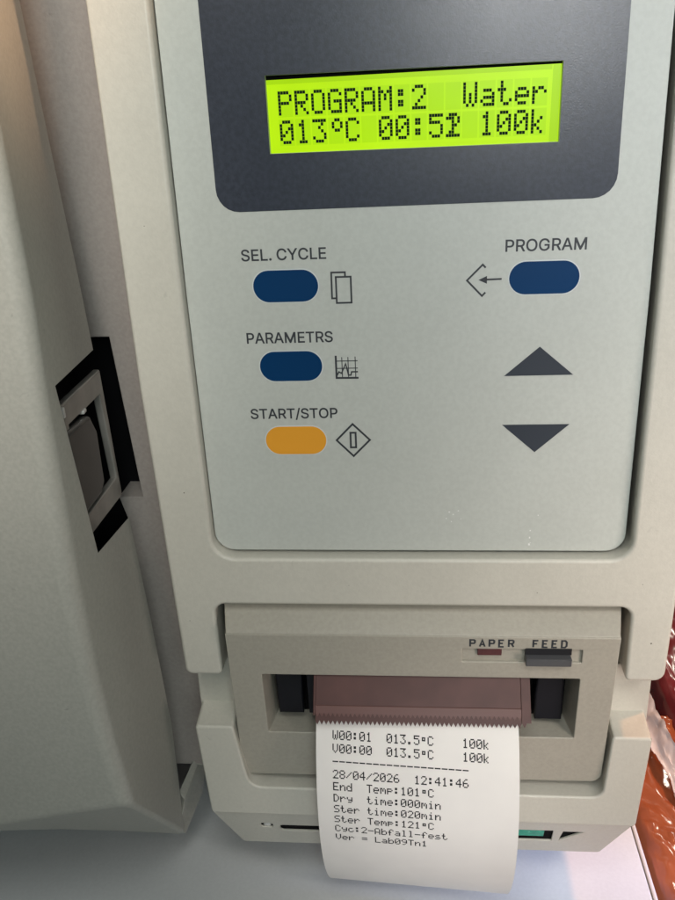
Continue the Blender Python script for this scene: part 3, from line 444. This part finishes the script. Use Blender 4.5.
# display: dark window film, black backing standing in for the shade along the screen top, green lit screen with dot matrix writing
disp = link('display', plate([rp([(-47.3, 120), (-47.4, 22.0, 5.2), (44.3, 22.3, 5.2), (44.0, 120)]), win], -0.12, 0.13, 0.04, 1), MAT['display'], ster)
link('screen_shade_backing', plate([rect(-36, 33, 32, 53.5)], 1.75, 1.0), MAT['void'], disp)
link('lcd_screen', plate([[(-35, 33.5), (32, 33.5), (32, 50.55), (-35, 50.1)]], 1.5, 0.2), MAT['lcd'], disp)
link('screen_edge', join(plate([[(28.9, 34), (31.6, 34), (31.6, 50.4), (29.1, 50.4)]], 1.46, 0.03), plate([[(-34.5, 49.15), (28.9, 49.5), (28.9, 50.45), (-34.5, 50.05)]], 1.46, 0.03)), MAT['lcdedge'], disp)
dw = 59.5 / 95; rows = (('PROGRAM:2  Water', 47.72, 0.727), ('013°C 00:5~ 100k', 41.6, 0.727))
cells = []; segs = bmesh.new()
def quad(bm, x0, x1, z0, z1, y):
    bm.faces.new([bm.verts.new(p) for p in ((x0, y, z0), (x1, y, z0), (x1, y, z1), (x0, y, z1))])
cb = bmesh.new()
for ri, (txt, zt, dh) in enumerate(rows):
    for ci, ch in enumerate(txt):
        x0 = -31.55 + ci * 6 * dw
        quad(cb, x0 - .15, x0 + 5 * dw + .15, zt - 7 * dh - .35, zt + .2, 1.44)
        if ch == ' ': continue
        for r, bits in enumerate(DOTS[ch].split()):
            for k, bit in enumerate(bits):
                if bit == '1': quad(segs, x0 + k * dw + .01, x0 + (k + 1) * dw - .03, zt - (r + 1) * dh + .04, zt - r * dh - .01, 1.40)
link('idle_cells', from_bm(cb), MAT['lcdcell'], disp, 0)
link('screen_writing', from_bm(segs), MAT['lcdseg'], disp, 0)

# ------------------------------------------------------------------ printer
def tilt(p):                                    # the cover leans back towards its foot
    q = p.copy(); q.y += (-92.1 - p.z) * 5.0 / 55.3
    return q
def flare(p):
    q = p.copy()
    if -47 < p.x < 44.5 and -131 < p.z < -105 and p.y > -4:      # window walls close in towards the back
        if p.x < -40: q.x += 1.7
        elif p.x > 38: q.x -= 1.7
    return tilt(q)
cover = rp([(-55.4, -92.0), (-55.7, -147.3, 3.2), (53.0, -147.0, 3.2), (53.5, -92.0)])
pwin = rect(-46.2, 43.7, -129.2, -106.6, 0.4, 3)
kslot = rect(10.9, 43.6, -100.75, -96.25, 0.2, 2)
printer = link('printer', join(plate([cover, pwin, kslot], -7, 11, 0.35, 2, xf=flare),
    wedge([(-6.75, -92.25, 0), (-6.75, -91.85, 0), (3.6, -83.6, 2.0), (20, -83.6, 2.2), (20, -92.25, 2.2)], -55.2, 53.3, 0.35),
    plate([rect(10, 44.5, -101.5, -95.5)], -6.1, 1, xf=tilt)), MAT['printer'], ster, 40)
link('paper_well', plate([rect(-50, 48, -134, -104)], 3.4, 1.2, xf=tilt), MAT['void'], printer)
for pts, lab in (([(-43.6, -107), (-35.3, -107), (-35.9, -126.2), (-43.4, -126.2)], None), ([(33.2, -107), (40.7, -107), (40.9, -126.9), (33.0, -126.9), (32.6, -117)], None)):
    link('paper_guide', plate([pts], -1.8, 7, 0.7, 2, xf=tilt), MAT['guide'], printer)
link('guide_rib', plate([rect(-33.8, -31.2, -124, -107)], -4.0, 6, 0.3, xf=tilt), MAT['guide'], printer)
# serrated tear bar
NT = 46; x0, x1 = -30.6, 27.4
teeth = [(x0, -107)]
for i in range(NT):
    a = x0 + (x1 - x0) * i / NT; c = x0 + (x1 - x0) * (i + 1) / NT
    teeth += [(a, -117.5), ((a + c) / 2, -118.45)]
teeth += [(x1, -117.5), (x1, -107)]
def lean(p):
    q = p.copy(); q.y += (p.z + 107) * 0.72; return q
link('tear_bar', join(plate([teeth], -4.4, 1.1, 0.12, 1, xf=lean), box(x0 - .6, x0, -5.2, -3.6, -116, -107, .2, xf=lean)), MAT['tear'], printer)
teeth2 = [(x0, -114.0)]
for i in range(NT):
    a = x0 + (x1 - x0) * i / NT; c = x0 + (x1 - x0) * (i + 1) / NT
    teeth2 += [(a, -115.6), ((a + c) / 2, -116.5)]
teeth2 += [(x1, -115.6), (x1, -114.0)]
link('tear_ribs', plate([teeth2], -4.75, 0.4, 0.08, 1, xf=lean), MAT['tearlight'], printer)
link('tear_bar_end', plate([[(27.5, -107), (27.5, -117.4), (28.2, -118.4), (28.9, -117.4), (30.1, -117.4), (30.1, -107)]], -4.2, 1.0, 0.1, 1, xf=lean), MAT['tear'], printer)
link('indicator_lamp', plate([rect(15.2, 21.8, -98.5, -96.2, 0.15)], -6.9, 1.0, 0.15, xf=tilt), MAT['lampred'], printer)
fb = link('feed_button', join(box(28.2, 40.6, -9.2, -5.5, -100.6, -98.0, 0.35, xf=tilt), plate([rect(28.3, 40.5, -98.2, -95.7)], -7.04, 1.2, xf=tilt)), MAT['feed'], printer)
link('button_top', plate([rect(28.2, 40.7, -97.9, -95.7)], -7.1, 0.05, xf=tilt), MAT['dark'], printer)
def letters(txt, xs, zb, h, w):
    Lt = {'P': [[(0, 0), (0, 1), (.6, 1), (.75, .9), (.75, .6), (.6, .48), (0, .48)]], 'A': [[(0, 0), (.4, 1), (.8, 0)], [(.14, .33), (.66, .33)]],
          'E': [[(.75, 0), (0, 0), (0, 1), (.75, 1)], [(0, .52), (.6, .52)]], 'R': [[(0, 0), (0, 1), (.6, 1), (.75, .9), (.75, .62), (.6, .5), (0, .5)], [(.4, .5), (.78, 0)]],
          'F': [[(0, 0), (0, 1), (.75, 1)], [(0, .52), (.6, .52)]], 'D': [[(0, 0), (0, 1), (.5, 1), (.75, .8), (.75, .2), (.5, 0), (0, 0)]]}
    ls = []
    for ch, x in zip(txt, xs):
        for q in Lt[ch]: ls.append([(x + a * h * .74, zb + b * h) for a, b in q])
    me = strokes(ls, w, -7.05, 0.06)
    for v in me.vertices: v.co = tilt(v.co)
    return me
link('caption', letters('PAPER', [13.1 + 2.62 * i for i in range(5)], -95.3, 2.3, 0.52), MAT['ink'], printer)
link('caption', letters('FEED', [30.2 + 2.55 * i for i in range(4)], -95.3, 2.3, 0.52), MAT['ink'], printer)

# ------------------------------------------------------------------ lower housing under and around the printer
def ledge(p):
    q = p.copy()
    if p.z > -128: q.z += (p.y + 5) * 0.16
    return q
ufront = rp([(-68.3, -126.6, 1.0), (-66.6, -161.0, 1.5), (63.9, -161.6, 1.5), (65.7, -127.6, 1.0), (54.4, -127.6, 1.2), (53.2, -150.4, 3.5), (-53.4, -149.8, 4.5), (-56.7, -126.6, 1.2)])
house = link('lower_housing', join(plate([ufront], -5, 14, 0.7, 3, xf=ledge),
    plate([rp([(-68.7, -106, 0), (-68.7, -160, 0), (66.6, -160, 0), (66.6, -106, 0), (55.6, -109.8, 0), (50, -109.8, 0), (50, -156, 0), (-50, -156, 0), (-50, -109.8, 0), (-55, -109.8, 0)])], 5.0, 30, 0.5)), MAT['beige'], ster, 40)
# sloping lip with its openings
LA = math.radians(20)
def lip(p):                                     # plate drawn in x and slope length, laid on the slope
    d = -p.z; return Vector((p.x, -4.6 + d * math.sin(LA) + p.y * math.cos(LA), -160.6 - d * math.cos(LA) + p.y * math.sin(LA)))
lipo = rp([(-66.4, 0), (-59.5, -22, 1.5), (56.0, -21.5, 1.5), (63.6, 0)])
h1 = rect(-46.0, -26, -12.6, -8.6, 1.2); h2 = rect(22, 40.2, -14.0, -6.6, 0.3); h3 = [(42.4, -13.6), (43.2, -7.0), (49.6, -7.0)]
h4 = rect(-52.2, -48.2, -10.6, -7.6, 1.0)
link('lower_lip', join(plate([lipo, h1, h2, h3, h4], 0, 0.7, 0.2, 2, xf=lip), box(-58, 55, 7, 26, -178.5, -162)), MAT['beige'], house, 40)
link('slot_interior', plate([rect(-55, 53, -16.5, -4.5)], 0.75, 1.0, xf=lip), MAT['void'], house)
o = link('slot_insert', plate([rect(22, 37.6, -11.8, -7.2, .2)], 0.45, 0.25, 0.1, xf=lip), MAT['green'], house); o['label'] = 'green insert in the right hand slot'
bm = bmesh.new(); bmesh.ops.create_uvsphere(bm, u_segments=12, v_segments=8, radius=1.5)
for v in bm.verts: v.co = Vector((v.co.x - 50.2, v.co.y * .5 - 0.2, v.co.z * .8 - 169.4))
link('screw', from_bm(bm), MAT['bright'], house)

# ------------------------------------------------------------------ the receipt
PS = (-2.1088, -13.3273, -124.3122, -0.5074, 1.1322, -0.2318, 0.0706, -0.0082)
PITCH, CP, MARGIN, SEND, PW = 3.7533, 1.949, 4.8274, 71.7515, 57.5
def paper(s, u, off=0.0):
    x0, y0, z0, ph, k1, k2, psi, rho = PS
    nn = 20; y, z = y0, z0
    for i in range(nn):
        t = (i + .5) * s / nn; a = ph + k1 * t / 50 + k2 * (t / 50) ** 2
        y += math.sin(a) * s / nn; z -= math.cos(a) * s / nn
    a = ph + k1 * s / 50 + k2 * (s / 50) ** 2
    X = Vector((math.cos(psi) * math.cos(rho), -math.sin(psi), -math.sin(rho)))
    return Vector((x0, y, z)) + X * u + Vector((0, -math.cos(a), -math.sin(a))) * off
receipt = empty('receipt', (-2, -4, -192), 'white curling paper receipt printed with temperatures and times, hanging out of the printer', 'receipt')
bm = bmesh.new(); NS, NU = 60, 8; g = {}
for side, off in ((0, 0.0), (1, -0.1)):
    for i in range(NS + 1):
        for j in range(NU + 1):
            s = -17 + (SEND + 17) * i / NS
            g[side, i, j] = bm.verts.new(paper(s, -PW / 2 + PW * j / NU, off))
for i in range(NS):
    for j in range(NU):
        bm.faces.new((g[0, i, j], g[0, i, j + 1], g[0, i + 1, j + 1], g[0, i + 1, j]))
        bm.faces.new((g[1, i, j], g[1, i + 1, j], g[1, i + 1, j + 1], g[1, i, j + 1]))
for i in range(NS):
    for j in (0, NU): bm.faces.new((g[0, i, j], g[0, i + 1, j], g[1, i + 1, j], g[1, i, j]))
for j in range(NU):
    for i in (0, NS): bm.faces.new((g[0, i, j], g[0, i, j + 1], g[1, i, j + 1], g[1, i, j]))
bmesh.ops.recalc_face_normals(bm, faces=bm.faces)
link('paper_strip', from_bm(bm), MAT['paper'], receipt, 40)
LINES = ['W00:01  013.5*C    100k', 'V00:00  013.5*C    100k', '--------------------', '28/04/2026  12:41:46', 'End  Temp:101*C', 'Dry  time:000min', 'Ster time:020min', 'Ster Temp:121*C', 'Cyc:2-Abfall-fest', 'Ver = Lab09Tn1']
bm = bmesh.new(); du, ds = CP / 6.05, 2.62 / 7
for k, txt in enumerate(LINES):
    for ci, ch in enumerate(txt):
        if ch == ' ': continue
        for r, bits in enumerate(DOTS[ch].split()):
            for q, bit in enumerate(bits):
                if bit == '1':
                    u = -PW / 2 + MARGIN + ci * CP + q * du; s = k * PITCH - 2.62 + r * ds
                    bm.faces.new([bm.verts.new(paper(a, c, 0.03)) for a, c in ((s - .01, u - .02), (s - .01, u + du * 1.06), (s + ds * .97, u + du * 1.06), (s + ds * .97, u - .02))])
link('printed_text', from_bm(bm), MAT['thermal'], receipt, 0)

# ------------------------------------------------------------------ plastic sacks standing beside the table
def sack(name, cx, cy, rx, ry, ztop, mat, label, cat, seed, amp):
    NA, NRr = 300, 130; bm = bmesh.new(); rings = []
    top = bm.verts.new((cx, cy, ztop))
    for j in range(1, NRr + 26):
        ring = []
        for i in range(NA):
            w = 2 * math.pi * i / NA
            ce, se = math.cos(w), math.sin(w)
            k = (abs(ce) ** 8 + abs(se) ** 8) ** (-1 / 8)
            if j <= NRr:
                f = j / NRr; ff = math.sin(f * math.pi / 2) ** 0.95; z = ztop - 60 * (1 - math.sqrt(max(0, 1 - f ** 12)))
            else:
                t = (j - NRr) / 25; ff = 1.0 + 0.05 * math.sin(t * math.pi); z = ztop - 60 - (ztop - 60 + 778) * t
            x = cx + rx * k * ce * ff; y = cy + ry * k * se * ff
            p = Vector((x * .8 + y * .55, (y * .8 - x * .55) * .45, z * .5)) * 0.050 + Vector((seed, 0, 0))
            wv = Vector((noise.noise(p * .8), noise.noise(p * .8 + Vector((9, 0, 0))), 0)) * 0.9
            n1 = 1 - 2 * math.sqrt(abs(noise.noise(p + wv))); n2 = 1 - 2 * math.sqrt(abs(noise.noise(p * 2.3 + wv * 1.5 + Vector((4, 3, 0))))); n3 = 1 - 2 * abs(noise.noise(p * 5.5 + wv))
            h = amp * (n1 * .55 + n2 * .40 + n3 * .16)
            if j <= NRr: z += h * (1 if f < .9 else .7); x += .25 * h * ce * f; y += .25 * h * se * f
            else: x += .5 * h * ce * (1 - t); y += .5 * h * se * (1 - t)
            ring.append(bm.verts.new((x, y, max(z, -779))))
        rings.append(ring)
    for i in range(NA): bm.faces.new((top, rings[0][i], rings[0][(i + 1) % NA]))
    for a, c in zip(rings, rings[1:]):
        for i in range(NA): bm.faces.new((a[i], c[i], c[(i + 1) % NA], a[(i + 1) % NA]))
    bm.faces.new(rings[-1])
    bmesh.ops.recalc_face_normals(bm, faces=bm.faces)
    o = link(name, from_bm(bm), mat, None, 60); o['label'] = label; o['category'] = cat
    return o
sack('plastic_sack', 186, -4, 106, 118, -211, MAT['orangebag'], 'crumpled shiny orange plastic sack right beside the white table edge', 'plastic bag', 3.1, 4.2)
sack('plastic_sack', 218, 198, 113, 134, -202, MAT['redbag'], 'dark red plastic sack behind the orange one, past the right side of the sterilizer', 'plastic bag', 8.4, 3.0)

# white glare on the sacks, modelled as a pale glossy strip between them
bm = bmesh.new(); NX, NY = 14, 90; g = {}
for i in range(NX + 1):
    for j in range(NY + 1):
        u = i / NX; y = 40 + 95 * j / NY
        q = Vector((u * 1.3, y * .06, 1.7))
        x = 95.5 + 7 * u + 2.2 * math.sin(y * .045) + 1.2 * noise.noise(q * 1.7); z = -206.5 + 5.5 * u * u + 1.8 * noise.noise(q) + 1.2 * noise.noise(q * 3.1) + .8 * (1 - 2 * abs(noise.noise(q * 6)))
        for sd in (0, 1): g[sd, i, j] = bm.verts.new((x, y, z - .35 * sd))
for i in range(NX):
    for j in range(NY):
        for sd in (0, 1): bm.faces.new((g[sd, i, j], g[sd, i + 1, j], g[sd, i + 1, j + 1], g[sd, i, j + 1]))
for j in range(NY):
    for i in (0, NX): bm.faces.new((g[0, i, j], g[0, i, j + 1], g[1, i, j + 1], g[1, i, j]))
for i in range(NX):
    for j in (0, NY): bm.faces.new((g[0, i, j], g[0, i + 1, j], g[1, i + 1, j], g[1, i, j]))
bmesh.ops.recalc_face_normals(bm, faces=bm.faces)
wf = link('glare_strip', from_bm(bm), MAT['whiteglare'], None, 60)
wf['label'] = 'white glare on the sacks, modelled as a strip between the orange and the dark red one'; wf['category'] = 'glare strip'
